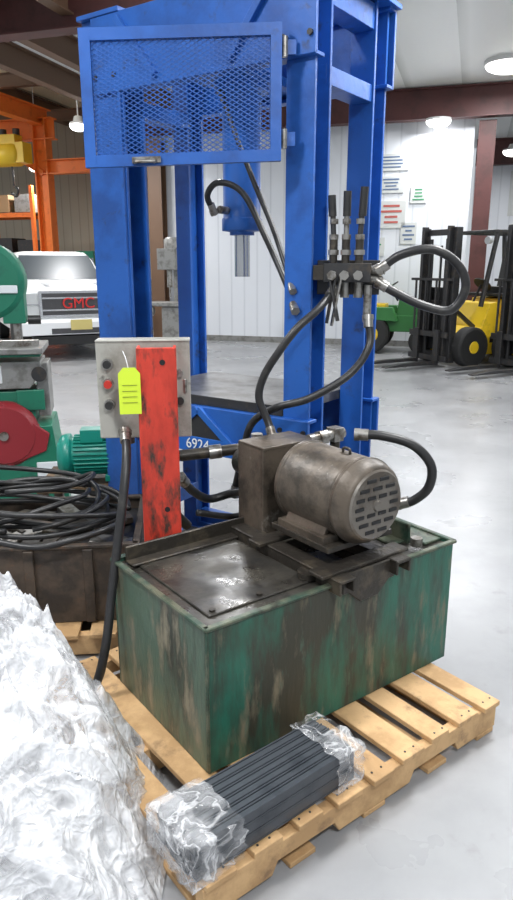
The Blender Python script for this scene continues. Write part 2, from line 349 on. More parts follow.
# valve bank
v=B('control_valve_bank',(.375,2.93,1.57),-10)
v.box((0,0,0),(.19,.10,.075),'darkmetal'); v.box((-.115,.0,0),(.05,.08,.06),'grime'); v.box((0,.055,-.02),(.26,.012,.14),'darkmetal')
for i,x in enumerate((-.06,-.01,.045)):
    v.cyl((x,-.01,.03),(x,-.01,.13),.017,'grime',n=12); v.cyl((x,-.01,.07),(x,-.01,.09),.023,'steel',n=6); v.cyl((x,-.01,.13),(x,-.01,.15),.02,'steel',n=6)
    v.cyl((x,-.01,.13),(x+.010*(i-1),-.01,.29+.015*i),.011,'steel' if i==1 else 'darkmetal',n=10)
    v.cyl((x+.007*(i-1),-.01,.22),(x+.012*(i-1),-.01,.30+.015*i),.016,'rubber',n=10)
    v.cyl((x,-.01,.19),(x,-.01,.21),.018,'steel',n=6)
    v.cyl((x,-.05,-.01),(x,-.09,-.01),.02,'steel',n=6)
    v.cyl((x,0,-.03),(x,0,-.10),.019,'steel',n=8)
v.beam((-.07,-.07,.0),(-.03,-.09,-.19),.022,.008,'darkmetal'); v.beam((-.045,-.07,-.0),(-.075,-.09,-.20),.018,.008,'darkmetal'); v.beam((-.02,-.07,-.0),(-.055,-.09,-.21),.018,.008,'steel')
v.cyl((.09,0,.01),(.15,-.01,.012),.019,'steel',n=8); v.cyl((.09,0,-.025),(.14,-.01,-.03),.017,'steel',n=8)
v.cyl((.085,.0,-.05),(.085,-.01,-.20),.017,'steel',n=10)
v.done(.002,parent=(press,PMW))
# ---------------------------------------------------------------- hoses
def hose(name,pts,r,ends=True,m='rubber',par=None):
    h=B(name); h.tube(pts,r,m,n=12)
    if ends:
        for a,b_ in((pts[0],pts[1]),(pts[-1],pts[-2])):
            a=Vector(a);d=(Vector(b_)-a).normalized(); h.cyl(a-d*.01,a+d*.04,r*1.25,'steel',n=12); h.cyl(a-d*.012,a+d*.008,r*1.5,'steel',n=6)
    return h.done(0,parent=par)
PP=(press,PMW)
hose('hydraulic_hose',[(.50,2.90,1.583),(.58,2.87,1.64),(.70,2.84,1.66),(.80,2.83,1.60),(.835,2.83,1.51),(.785,2.84,1.425),(.68,2.86,1.44),(.57,2.88,1.49),(.50,2.90,1.53)],.018,par=PP)
hose('hydraulic_hose',[(.315,2.90,1.50),(.245,2.80,1.43),(.16,2.75,1.36),(.09,2.74,1.27),(.03,2.75,1.17),(.01,2.75,1.08),(.045,2.74,.99),(.065,2.71,.93)],.016,par=PP)
hose('hydraulic_hose',[(.46,2.89,1.39),(.465,2.86,1.28),(.38,2.80,1.17),(.22,2.78,1.075),(.08,2.80,1.03),(-.02,2.86,.95),(-.06,2.9,.80),(-.10,2.9,.62)],.016,par=PP)
hose('hydraulic_hose',[(-.20,3.40,1.84),(-.225,3.36,1.91),(-.17,3.32,1.96),(-.06,3.28,1.91),(.04,3.2,1.72),(.13,3.08,1.52),(.16,2.93,1.42)],.014,par=PP)
hose('hydraulic_hose',[(-.155,3.33,2.33),(-.098,3.3,2.17),(-.01,3.24,1.95),(.07,3.16,1.76),(.13,3.06,1.58),(.15,2.95,1.50)],.012,par=PP)
# ---------------------------------------------------------------- pallet (yaw 38)
pa=B('wooden_pallet',(-.13,1.355,0),38)
PL,PW=1.24,1.12
for y in(.02,PW/2,PW-.02):
    pts=[(0,.018),(.22,.018),(.24,.055),(.45,.055),(.47,.018),(.78,.018),(.80,.055),(1.01,.055),(1.03,.018),(PL,.018),(PL,.112),(0,.112)]
    pa.prism(pts,'Y',y-.019,y+.019,'wood')
xs=[.05,.20,.345,.49,.635,.785,.93,1.075,1.195]
for i,x in enumerate(xs): pa.box((x,PW/2,.122),(.095+.012*math.sin(i*3),PW+.02+.015*math.sin(i*5),.019),'wood',(0,0,.9*math.sin(i*7)))
for x in(.055,.33,.62,.92,1.185): pa.box((x,PW/2,.009),(.095,PW,.017),'wood')
for x in xs:
    for y in(.015,PW-.02):
        for dx in(-.02,.02): pa.lathe((x+dx,y,.131),(x+dx,y,1),[(0,.004),(.002,.004)],'darkmetal',n=6)
pa.done(.002)
# ---------------------------------------------------------------- hydraulic power unit
TC=(-.142,1.735,.132)
t_=B('hydraulic_tank',TC,36.5)
TMW=Matrix.Translation(TC)@Matrix.Rotation(R(36.5),4,'Z')
TL,TW,TH=1.085,.60,.485
t_.box((TL/2,.004,TH/2),(TL,.008,TH),'green'); t_.box((TL/2,TW-.004,TH/2),(TL,.008,TH),'green')
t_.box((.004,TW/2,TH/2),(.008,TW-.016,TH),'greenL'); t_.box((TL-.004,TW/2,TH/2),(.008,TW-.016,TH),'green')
t_.box((TL/2,TW/2,.01),(TL-.02,TW-.02,.02),'green')
t_.box((TL/2,TW/2,TH-.022),(TL-.014,TW-.014,.012),'oily')
for y in(.0,TW): t_.box((TL/2,y,TH-.004),(TL+.012,.022,.012),'rim')
for x in(.0,TL): t_.box((x,TW/2,TH-.004),(.022,TW+.01,.012),'rim')
t_.box((.28,TW-.04,TH+.018),(.50,.012,.06),'grime'); t_.box((.28,TW-.065,TH-.005),(.50,.06,.01),'grime')
t_.box((.255,.30,TH-.012),(.40,.46,.006),'oily')
for x in(.08,.255,.43):
    for y in(.09,.51): t_.lathe((x,y,TH-.01),(x,y,2),[(0,.011),(.008,.011)],'grime',n=6,smooth=False)
t_.cyl((.46,.10,TH-.01),(.46,.10,TH+.012),.035,'grime')
t_.box((.955,.33,TH+.018),(.012,.46,.085),'rim'); t_.box((.92,.33,TH-.012),(.07,.42,.01),'rim')
t_.box((1.03,.30,TH-.01),(.09,.5,.012),'rim')
for y in(.18,.30,.42): t_.lathe((1.03,y,TH),(1.03,y,2),[(0,.013),(.004,.013)],'black',n=10)
for x in(.50,.76):
    t_.box((x,.27,TH+.02),(.07,.64,.012),'grime'); t_.box((x-.03,.27,TH-.0),(.01,.64,.05),'grime'); t_.box((x+.03,.27,TH-.0),(.01,.64,.05),'grime')
t_.box((.63,-.012,TH-.01),(.24,.012,.07),'grime'); t_.box((.63,.03,TH+.03),(.40,.07,.014),'grime'); t_.box((.63,.36,TH+.03),(.40,.07,.014),'grime')
t_.prism([(.53,TH-.04),(.59,TH-.09),(.67,TH-.09),(.73,TH-.04)],'Y',-.018,-.006,'grime')
t_.cyl((TL-.15,.05,TH),(TL-.15,.05,TH+.03),.022,'steel',n=8)
t_.tube([(.0,-.002,.01),(.0,-.002,.25),(.0,-.002,TH-.01)],.006,'rim',n=8)
tank=t_.done(.003); TP=(tank,TMW)
mo=B('electric_motor',(TC[0],TC[1],0),36.5)
mx_,mz=.652,.848; rr=.143
mo.lathe((mx_,-.01,mz),(mx_,1,mz),[(0,.088),(.004,.118),(.02,.134),(.05,rr),(.052,rr+.004),(.065,rr+.004),(.066,rr-.004),(.08,rr-.004),(.081,rr),(.33,rr),(.331,rr+.005),(.35,rr+.005),(.36,rr-.01),(.39,.09),(.41,.07)],'motor',n=48)
mo.lathe((mx_,-.013,mz),(mx_,1,mz),[(0,.113),(.006,.119)],'motorend',n=40)
for r_ in(-3,-2,-1,0,1,2,3):
    zz=mz+r_*.029; half=math.sqrt(max(0,.104**2-(r_*.029)**2))
    nseg=4 if abs(r_)<2 else(3 if abs(r_)<3 else 2)
    for k in range(nseg):
        wd=2*half/nseg; xx=mx_-half+wd*(k+.5); 
        if r_==0 and nseg==4 and k in(1,2): continue
        mo.box((xx,-.0145,zz),(wd*.74,.004,.013),'black')
mo.lathe((mx_,-.013,mz),(mx_,-1,mz),[(0,.02),(.008,.016)],'motorend',n=20)
for sx in(-1,1): mo.box((mx_+sx*.11,.2,mz-.135),(.07,.24,.05),'motor'); mo.beam((mx_+sx*.135,.2,mz-.15),(mx_+sx*.09,.2,mz-.06),.2,.02,'motor',up=(1,0,0))
mo.box((mx_-.0,.2,mz-.145),(.30,.30,.02),'grime')
mo.box((mx_+.16,.22,mz+.01),(.06,.13,.11),'motor')
mo.tube([(mx_+.0,.12,mz+rr-.01),(mx_+.0,.12,mz+rr+.015),(mx_+.0,.15,mz+rr+.015),(mx_+.0,.15,mz+rr-.01)],.005,'grime',n=8,sub=4)
mo.box((mx_,.44,.795),(.25,.012,.33),'motor'); mo.box((mx_,.585,.795),(.25,.012,.33),'motor'); mo.box((mx_-.119,.51,.795),(.012,.14,.33),'motor'); mo.box((mx_+.119,.51,.77),(.012,.14,.28),'grime'); mo.box((mx_,.51,.958),(.25,.157,.012),'motor')
mo.lathe((mx_,.58,.83),(mx_,2,.83),[(0,.07),(.06,.07),(.07,.055),(.16,.055),(.17,.03)],'grime',n=24)
mo.cyl((mx_,.64,.88),(mx_,.64,.96),.024,'steel',n=8)
mo.cyl((mx_+.12,.47,.95),(mx_+.30,.47,.955),.022,'steel',n=12); mo.cyl((mx_+.17,.47,.95),(mx_+.21,.47,.952),.03,'steel',n=6); mo.box((mx_+.26,.47,.955),(.05,.05,.055),'steel'); mo.cyl((mx_+.26,.47,.95),(mx_+.26,.47,.62),.02,'grime',n=12)
mo.done(.003,parent=TP)
hose('hydraulic_hose',[(.38,2.52,.985),(.47,2.50,.985),(.58,2.48,.955),(.65,2.47,.88),(.65,2.48,.79),(.60,2.50,.73),(.55,2.52,.71)],.018,par=TP)
hose('suction_hose',[(-.30,2.62,.78),(-.26,2.7,.70),(-.20,2.78,.64),(-.10,2.80,.66),(.0,2.72,.70)],.018,par=TP)
sp_=B('suction_pipe'); sp_.cyl((-.32,2.78,.83),(-.02,2.84,.85),.024,'grime',n=12); sp_.cyl((-.2,2.804,.838),(-.15,2.814,.842),.034,'steel',n=6); sp_.tube([(-.32,2.78,.83),(-.36,2.77,.82),(-.37,2.77,.75),(-.36,2.78,.60),(-.30,2.82,.5)],.022,'grime'); sp_.tube([(-.25,2.72,.60),(-.1,2.78,.56),(.0,2.76,.60),(.02,2.66,.63)],.014,'rubber'); sp_.done(0,parent=TP)
rp=B('red_steel_channel',(-.345,2.385,0),6)
rp.box((0,-.035,.87),(.135,.012,.92),'red'); rp.box((-.062,0,.87),(.011,.08,.92),'red'); rp.box((.062,0,.87),(.011,.08,.92),'red'); rp.box((.0,.03,.48),(.16,.012,.14),'grime')
for z in(.75,1.28): rp.lathe((.02,-.041,z),(.02,-1,z),[(0,.010),(.002,.010)],'black',n=10)
rp.done(.003,parent=TP)
cb=B('control_box',(-.405,2.50,1.00),5)
cb.box((0,0,.17),(.32,.13,.34),'boxgrey'); cb.box((0,-.068,.17),(.328,.008,.348),'boxgrey'); cb.box((0,-.03,.344),(.33,.09,.008),'boxgrey')
for z,m in((.265,'btn_k'),(.195,'btn_r'),(.12,'btn_k')):
    cb.cyl((-.125,-.07,z),(-.125,-.085,z),.02,'steel',n=16); cb.cyl((-.125,-.08,z),(-.125,-.10,z),.014,m,n=16)
cb.cyl((.125,-.07,.23),(.125,-.085,.23),.014,'steel',n=12); cb.box((.145,-.078,.185),(.012,.01,.05),'steel'); cb.cyl((.125,-.07,.13),(.125,-.085,.13),.014,'btn_k',n=12)
cb.cyl((-.07,-.0,.0),(-.07,-.0,-.04),.022,'steel',n=10)
cb.done(.004,2,parent=TP)
tg=B('yellow_tag',(-.432,2.325,1.185),8); tg.prism([(-.037,-.08),(.037,-.08),(.037,.06),(.02,.08),(-.02,.08),(-.037,.06)],'Y',-.001,.001,'tag'); tg.tube([(0,0,.07),(-.01,.02,.11),(-.02,.05,.13)],.0015,'num',n=6)
for k in range(4): tg.box((0,-.002,.02-k*.02),(.05,.001,.0012),'btn_k')
tg.done(0,parent=TP)
hose('power_cable',[(-.47,2.40,1.02),(-.455,2.33,.96),(-.457,2.27,.86),(-.475,2.22,.70),(-.50,2.17,.50),(-.52,2.12,.33),(-.56,2.11,.19),(-.62,2.14,.165)],.016,par=TP)
# ---------------------------------------------------------------- bar bundle
BBL=(-.125,1.362,.1325)
bb=B('steel_bar_bundle',BBL,39.5); BMW=bb.MW.copy()
BLn=.565
for row in range(3):
    for k in range(6):
        y=.012+k*.029; z=.004+row*.036
        off=random.uniform(-.005,.005)
        bb.prism([(y,z),(y+.027,z),(y+.027,z+.034),(y+.0225,z+.034),(y+.0225,z+.006),(y,z+.006)],'X',-.02+off,-.02+BLn+off,'bars')
        bb.prism([(y,z+.008),(y+.021,z+.008),(y+.021,z+.031),(y+.002,z+.034)],'X',-.018+off,-.02+BLn+off,'bars')
bundle=bb.done(.001)
def film_sleeve(name,xa,xb,seed,cap,mt='film2',inflate=0):
    o=B(name,BBL,39.5); n=64; mrows=max(8,int((xb-xa)/.005)); vs=[];fs=[]
    for i in range(mrows):
        x=xa+(xb-xa)*i/(mrows-1)
        for k in range(n):
            u=k/n*4; s_=int(u); q=u-s_; w_,h_=.19,.118
            y,z=[(q*w_,0),(w_,q*h_),(w_-q*w_,h_),(0,h_-q*h_)][s_]
            d=.010*abs(noise.noise(Vector((x*14+seed,y*26,z*26))))+.004*noise.noise(Vector((x*40,y*60+seed,z*50)))+.003+inflate
            cy,cz=w_/2,h_/2; l=math.hypot(y-cy,z-cz)
            y+=(y-cy)/l*d; z+=(z-cz)/l*d; z=max(z,.001)
            vs.append((x+.02*noise.noise(Vector((k*.35,seed,0)))*(1 if i in(0,mrows-1) else 0),y,z))
    fs=[(i*n+k,i*n+(k+1)%n,(i+1)*n+(k+1)%n,(i+1)*n+k) for i in range(mrows-1) for k in range(n)]
    if cap is not None:
        e=0 if cap==0 else mrows-1
        fs.append(tuple(e*n+k for k in range(n)))
    o.add(vs,fs,mt,True); return o.done(0,parent=(bundle,BMW))
film_sleeve('film_left_end',-.04,.12,1,0); film_sleeve('film_right_end',.46,.57,9,1); film_sleeve('film_left_outer',-.045,.03,3,0,'film2',.005)
# ---------------------------------------------------------------- plastic wrap heap: crumpled film in two layers
def heap():
    o=B('plastic_wrap_pile')
    def layer(seed,sc,m,nx,ny):
        rnd=random.Random(seed+3)
        X0,X1,Y0,Y1=-1.45,-.18,.85,2.38
        vs=[]
        for j in range(ny):
            for i in range(nx):
                x=X0+(X1-X0)*i/(nx-1); y=Y0+(Y1-Y0)*j/(ny-1)
                xr=-.25 if y<1.72 else -.25-(y-1.72)*.64
                xr+=.08*noise.noise(Vector((y*5,3+seed,0)))
                e=min(max((xr-x)/.34,0),1); e2=min(max((2.36-y)/.24,0),1); e3=min(max((y-.86)/.25,0),1)
                base=(1-(1-e)**2.0)*math.sqrt(e2)*math.sqrt(e3)
                hgt=.50*min(1,.50+.48*(y-1.0))*(.70+.38*min(1,max(0,(-.35-x)/.5)))*sc
                P=Vector((x,y,seed*3.1))
                wv=Vector((noise.noise(P*2.5),noise.noise(P*2.5+Vector((9,0,0))),0))*.35
                big=noise.noise(P*3.2+wv*2)
                Q=P+wv
                # planar facets: each voronoi cell gets its own tilt
                z2=0
                for (f_,am) in((6.0,.55),(14.0,.40),(31.0,.22)):
                    dd,pp=noise.voronoi(Vector((Q.x*f_,Q.y*f_,seed+f_)))
                    c0=pp[0]; h1=noise.cell(c0*7.3+Vector((1.1,2.2,3.3))); h2=noise.cell(c0*5.1+Vector((8.1,4.2,1.3)))
                    ed=min(1,(dd[1]-dd[0])*4)
                    tl=((Q.x*f_-c0.x)*h1+(Q.y*f_-c0.y)*h2)
                    z2+=am*(tl*.5*ed+ (1-ed)*.45)/f_
                fold=1-abs(noise.noise(Q*4.5+Vector((big,2,seed))))*2.4
                z=base*(hgt+.13*big+z2+.07*fold)-.03*base
                dx=.05*noise.noise(P*8+Vector((0,0,9)))*base; dy=.05*noise.noise(P*8+Vector((0,0,19)))*base
                vs.append((x+dx,y+dy,max(z,0)+.004))
        fs=[]
        for j in range(ny-1):
            for i in range(nx-1):
                a=j*nx+i
                if max(vs[a][2],vs[a+1][2],vs[a+nx][2],vs[a+nx+1][2])>.012: fs.append((a,a+1,a+nx+1,a+nx))
        o.add(vs,fs,m,True)
    layer(0,1.0,'film',230,270); layer(2,.84,'film',130,160)
    o.done(0,recalc=False)
heap()
# ---------------------------------------------------------------- bin pallet with hoses (left)
b2=B('wooden_pallet',(-1.45,2.50,0),6)
for y in(.03,.45,.87): b2.box((.5,y,.06),(1.05,.04,.09),'wood')
for k in range(7): b2.box((.04+k*.155,.45,.115),(.11,.95,.019),'wood'); 
for x in(.05,.5,.98): b2.box((x,.45,.008),(.1,.92,.015),'wood')
b2.done(.002)
bn=B('steel_bin',(-1.38,2.60,.127),6)
bn.box((.44,.0,.17),(.88,.01,.34),'rust'); bn.box((.44,.62,.17),(.88,.01,.34),'rust'); bn.box((0,.31,.17),(.01,.62,.34),'rust'); bn.box((.88,.31,.17),(.01,.62,.34),'rust'); bn.box((.44,.31,.01),(.88,.62,.01),'rust')
for y in(0,.62): bn.box((.44,y,.345),(.90,.03,.015),'rust')
for x in(0,.88): bn.box((x,.31,.345),(.03,.64,.015),'rust')
for x in(.2,.44,.68): bn.box((x,-.012,.17),(.04,.02,.33),'rust')
bn.box((.44,.31,.16),(.84,.58,.26),'darkmetal')
for k in range(20): 
    x=.08+random.random()*.7;y=.06+random.random()*.45; bn.box((x,y,.31),(.18,.07,.03),random.choice(['grime','steel','rust']),(random.uniform(-12,12),random.uniform(-12,12),random.uniform(0,180)))
bn.done(.002)
BNP=(bpy.data.objects['steel_bin'],Matrix.Translation((-1.38,2.60,.127))@Matrix.Rotation(R(6),4,'Z'))
hc=B('hose_coil')
for k in range(8):
    a0_=random.uniform(0,6.28); pts=[]; cx,cy=-1.0+random.uniform(-.08,.08),2.92+random.uniform(-.05,.05); rx,ry=random.uniform(.26,.42),random.uniform(.18,.27); tx,ty=random.uniform(-.05,.05),random.uniform(-.04,.04)
    for q in range(17):
        a=a0_+q/16*6.0; pts.append((cx+rx*math.cos(a),cy+ry*math.sin(a),.51+.018*k+tx*math.cos(a)+ty*math.sin(a)+.012*math.sin(3*a+k)))
    hc.tube(pts,.012,'rubber',n=10,sub=4)
hc.tube([(-.58,2.85,.52),(-.60,2.65,.56),(-.72,2.55,.55),(-.9,2.54,.52),(-1.2,2.56,.58)],.013,'rubber')
hc.done(0,parent=BNP)
tb=B('steel_work_stand',(-.99,3.82,0),4)
tb.box((0,0,.405),(.46,.44,.03),'woodd')
for sx in(-.2,.2):
    for sy in(-.19,.19): tb.box((sx,sy,.195),(.05,.05,.39),'rust')
tb.box((0,-.19,.15),(.40,.03,.05),'rust'); tb.box((0,.19,.15),(.40,.03,.05),'rust'); tb.box((0,0,.2),(.44,.42,.02),'woodd')
tb.box((.03,-.0,.435),(.38,.3,.03),'grime')
tb.done(.002)
tm=B('teal_electric_motor',(-.91,3.72,.58),8)
tm.lathe((-.19,0,0),(1,0,0),[(0,.08),(.02,.11),(.04,.120),(.07,.120),(.08,.10),(.28,.10),(.29,.120),(.32,.117),(.34,.06),(.365,.02)],'teal',n=36)
for k in range(28):
    a=2*math.pi*k/28; 
    tm.beam((-.10,.106*math.cos(a),.106*math.sin(a)),(.09,.106*math.cos(a),.106*math.sin(a)),.006,.016,'teal',up=(0,math.cos(a),math.sin(a)))
tm.cyl((.17,0,0),(.23,0,0),.015,'rod'); tm.box((0,-.03,.12),(.12,.10,.07),'teal')
for sx in(-.07,.09): tm.box((sx,0,-.113),(.05,.22,.033),'teal'); tm.box((sx,0,-.09),(.04,.12,.05),'teal')
tm.done(.002,parent=(bpy.data.objects['steel_work_stand'],Matrix.Translation((-.99,3.82,0))@Matrix.Rotation(R(4),4,'Z')))
# green band saw machine
bs=B('band_saw',(-1.68,4.75,0),12)
bs.box((-.1,0,.05),(.86,.6,.10),'mgreen'); bs.prism([(-.5,.1),(.30,.1),(.25,.55),(-.45,.55)],'Y',-.25,.25,'mgreen')
bs.box((-.04,-.0,.66),(.36,.36,.24),'mgreen'); bs.box((-.34,.1,1.05),(.26,.30,1.1),'mgreen')
bs.prism([(-.38,.80),(.12,.80),(.2,.90),(.2,.98),(-.38,.98)],'Y',-.2,.18,'cast')
bs.box((-.08,-.05,1.06),(.62,.52,.04),'cast'); bs.box((-.08,-.05,1.03),(.58,.46,.02),'mgreen'); bs.box((-.05,-.18,1.10),(.5,.03,.05),'steel')
bs.lathe((-.10,-.22,1.50),(-.10,1,1.50),[(0,.21),(.02,.245),(.20,.245),(.21,.2)],'mgreen',n=40)
bs.box((.06,-.12,1.40),(.14,.16,.34),'mgreen'); bs.box((.07,-.14,1.2),(.05,.06,.2),'steel'); bs.box((.02,-.232,1.45),(.16,.012,.05),'num')
bs.box((.02,-.20,1.62),(.1,.02,.05),'cast'); bs.cyl((.14,-.14,1.25),(.22,-.14,1.25),.03,'btn_k',n=12)
bs.lathe((-.06,-.28,.50),(-.06,1,.50),[(0,.19),(.03,.22),(.10,.22)],'mred',n=36); bs.cyl((-.06,-.30,.5),(-.06,-.27,.5),.03,'steel')
bs.prism([(-.06,.28),(.20,.38),(.23,.50),(-.06,.72)],'Y',-.27,-.19,'mred')
bs.box((.20,.0,.78),(.08,.3,.36),'cast'); bs.cyl((.19,-.2,.90),(.19,-.24,.90),.05,'darkmetal'); bs.box((.12,-.19,.72),(.18,.02,.14),'mgreen')
bs.box((.2,-.26,.2),(.14,.02,.2),'num'); bs.box((-.2,-.20,.90),(.3,.02,.12),'num')
bs.done(.006,2)
# ---------------------------------------------------------------- background machines
dp=B('drill_press',(-1.46,12.9,0),-15)
dp.box((0,0,.06),(.9,.7,.12),'cast'); dp.cyl((0,.15,.1),(0,.15,2.0),.10,'cast'); dp.box((0,-.12,.92),(.95,.5,.07),'cast'); dp.box((0,.1,.85),(.22,.3,.2),'cast'); dp.box((0,-.1,.5),(.36,.4,.75),'cast')
dp.box((0,-.08,1.70),(.34,.75,.36),'cast'); dp.lathe((0,.1,1.88),(0,.1,3),[(0,.24),(.16,.24),(.2,.2)],'cast'); dp.cyl((0,-.3,1.57),(0,-.3,1.22),.05,'steel'); dp.cyl((0,-.3,1.25),(0,-.3,1.05),.018,'steel')
dp.cyl((.17,-.2,1.65),(.25,-.2,1.65),.04,'steel')
for a in(0,120,240): dp.cyl((.23,-.2,1.65),(.27,-.2+.28*math.sin(R(a)),1.65+.28*math.cos(R(a))),.014,'steel',n=8); dp.ball((.27,-.2+.28*math.sin(R(a)),1.65+.28*math.cos(R(a))),.03,'black',n=10)
dp.cyl((.0,.35,1.6),(.0,.35,2.0),.13,'darkmetal'); dp.box((.38,-.1,1.02),(.25,.3,.12),'darkmetal'); dp.cyl((-.42,-.3,.8),(-.42,-.38,.8),.12,'steel',n=16)
dp.done(.008)
lt=B('engine_lathe',(-3.6,18.4,0),-17)
lt.box((0,0,.4),(2.4,.6,.8),'cast'); lt.box((-.8,0,1.15),(.8,.65,.75),'cast'); lt.box((.3,0,.92),(1.6,.35,.16),'steel'); lt.box((.9,0,1.1),(.35,.3,.35),'cast'); lt.cyl((-.4,0,1.2),(-.25,0,1.2),.2,'steel'); lt.box((.2,-.1,1.05),(.4,.5,.2),'cast'); lt.box((-.8,0,1.75),(.5,.4,.4),'mgreen'); lt.done(.01)
rk=B('storage_rack',(-8.2,22.0,0),-17)
for x in(-2,0,2):
    for y in(-.5,.5): rk.box((x,y,1.9),(.1,.1,3.8),'orange')
for z in(.6,1.8,3.0):
    for y in(-.5,.5): rk.box((0,y,z),(4,.06,.12),'orange')
    rk.box((0,0,z+.07),(4,1.0,.03),'woodd')
    for k in range(5): rk.box((-1.6+k*.8,0,z+.09+.25),(.6,.7,random.uniform(.35,.5)),random.choice(['card','darkmetal','cast','card']))
rk.done(0)
gc=B('gantry_crane',(-5.75,20.0,0),-17)
def ib(p0,p1,h,wd,m):
    p0=Vector(p0);p1=Vector(p1); gc.beam(p0,p1,.03,h,m); d=(p1-p0).normalized(); s_=d.cross(Vector((0,0,1)))
    if s_.length<.1: s_=Vector((1,0,0))
    u=s_.normalized().cross(d).normalized()
    gc.beam(p0+u*h/2,p1+u*h/2,wd,.03,m); gc.beam(p0-u*h/2,p1-u*h/2,wd,.03,m)
gc.box((0,0,2.7),(.40,.04,5.4),'orange'); gc.box((-.18,0,2.7),(.04,.3,5.4),'orange'); gc.box((.18,0,2.7),(.04,.3,5.4),'orange'); gc.box((0,0,.03),(.7,.7,.06),'orange')
ib((-6,0,5.1),(.4,0,5.1),.5,.3,'orange'); ib((0,-6,5.4),(0,.3,5.4),.40,.3,'orange')
ib((0,0,4.15),(2.6,0,4.15),.34,.25,'orange'); gc.beam((0,0,4.0),(-1.6,0,4.9),.14,.14,'orange')
gc.box((2.5,0,2.0),(.3,.3,4.0),'orange')
gc.box((-6,0,2.5),(.4,.3,5.0),'orange')
gc.done(0)
ho=B('chain_hoist',(-6.5,19.7,4.75),-17)
ho.lathe((-.5,0,-.32),(1,0,-.32),[(0,.2),(.05,.30),(.75,.30),(.8,.2)],'hoist'); ho.box((0,0,-.0),(.5,.35,.3),'hoist'); ho.box((.35,0,-.3),(.3,.4,.5),'hoist'); ho.cyl((0,0,-.5),(0,0,-1.1),.03,'darkmetal'); ho.tube([(0,0,-1.1),(.12,0,-1.2),(.05,0,-1.36),(-.1,0,-1.28)],.035,'darkmetal'); ho.cyl((-.2,0,.15),(-.2,0,.3),.09,'darkmetal'); ho.cyl((.2,0,.15),(.2,0,.3),.09,'darkmetal')
ho.done(0,parent=(bpy.data.objects['gantry_crane'],Matrix.Translation((-5.75,20,0))@Matrix.Rotation(R(-17),4,'Z')))
# ---------------------------------------------------------------- pickup truck  (local +X forward)
yawT=math.degrees(math.atan2(-.90,.43))
tk=B('pickup_truck',(-4.28,14.65,0),yawT)
hw=.98
def loft(secs,m,smooth=False):
    n=len(secs[0][1]); vs=[]
    for x,l in secs: vs+= [(x,a,b_) for a,b_ in l]
    fs=[(i*n+k,i*n+(k+1)%n,(i+1)*n+(k+1)%n,(i+1)*n+k) for i in range(len(secs)-1) for k in range(n)]
    fs.append(tuple(range(n))[::-1]); fs.append(tuple((len(secs)-1)*n+k for k in range(n)))
    tk.add(vs,fs,m,smooth)
def sec(w_,zb,zt,c=.1): return [(-w_,zb),(w_,zb),(w_,zt-c),(w_-c*.8,zt-c*.2),(w_-c*2.2,zt),(-w_+c*2.2,zt),(-w_+c*.8,zt-c*.2),(-w_,zt-c)]
loft([(2.78,sec(.90,.62,1.16)),(2.70,sec(.95,.50,1.22)),(2.2,sec(hw,.45,1.28)),(1.25,sec(hw,.45,1.34)),(1.2,sec(hw,.45,1.30)),(-.9,sec(hw,.45,1.28)),(-.95,sec(hw,.5,1.30)),(-2.85,sec(hw,.5,1.30))],'white')
loft([(1.30,sec(.86,1.25,1.30,.03)),(.72,sec(.74,1.25,1.80,.10)),(.45,sec(.73,1.25,1.86,.10)),(-.70,sec(.73,1.25,1.86,.10)),(-.95,sec(.80,1.25,1.35,.05))],'white')
tk.add([(1.275,-.78,1.345),(1.275,.78,1.345),(.78,.66,1.785),(.78,-.66,1.785)],[(0,1,2,3)],'glass')
tk.box((2.0,-.45,1.31),(1.2,.06,.03),'white',(0,2,0)); tk.box((2.0,.45,1.31),(1.2,.06,.03),'white',(0,2,0))
for s_ in(-1,1):
    tk.prism([(.95,1.36),(.60,1.74),(-.62,1.74),(-.78,1.36)],'Y',s_*.785-.02,s_*.80,'glass')
    tk.box((1.0,s_*1.10,1.42),(.10,.18,.24),'white'); tk.box((1.0,s_*1.0,1.36),(.04,.14,.05),'black')
    for x in(1.85,-1.75):
        tk.lathe((x,s_*.70,.40),(x,s_*2,.40),[(0,.36),(.02,.40),(.25,.40),(.28,.36)],'tire',n=32); tk.lathe((x,s_*.965,.40),(x,s_*2,.40),[(0,.24),(.02,.22)],'chrome',n=24)
        tk.lathe((x,s_*.90,.42),(x,s_*2,.42),[(0,.47),(.075,.47)],'grille',n=32)
        tk.lathe((x,s_*.97,.40),(x,s_*2,.40),[(0,.40),(.03,.37)],'tire',n=32)
    tk.box((2.74,s_*.79,1.05),(.10,.26,.17),'lens'); tk.box((2.745,s_*.79,.86),(.10,.26,.15),'lens'); tk.box((2.76,s_*.79,.955),(.08,.27,.02),'chrome')
    tk.box((2.80,s_*.62,.50),(.06,.22,.10),'grille')
tk.box((2.79,0,.96),(.06,1.30,.44),'chrome'); tk.box((2.815,0,.96),(.03,1.20,.36),'grille')
for z in(.86,1.06): tk.box((2.83,0,z),(.02,1.20,.028),'chrome')
for k in range(13): tk.box((2.825,-.55+k*.092,.96),(.012,.012,.36),'grille')
tk.prism([(2.70,.42),(2.98,.46),(2.98,.66),(2.90,.71),(2.70,.71)],'Y',-.99,.99,'white'); tk.box((2.985,0,.52),(.02,1.0,.09),'grille'); tk.box((2.995,0,.62),(.02,.36,.17),'plate')
tk.box((2.85,0,.36),(.2,1.6,.14),'black'); tk.box((-2.95,0,.55),(.2,1.8,.2),'chrome')
tk.box((-1.9,0,1.29),(1.7,1.7,.06),'black')
trk=tk.done(.02,2)
text(trk,'badge_letters','GMC',.25,(2.86,0,.965),(90,0,90),'badge',.01)
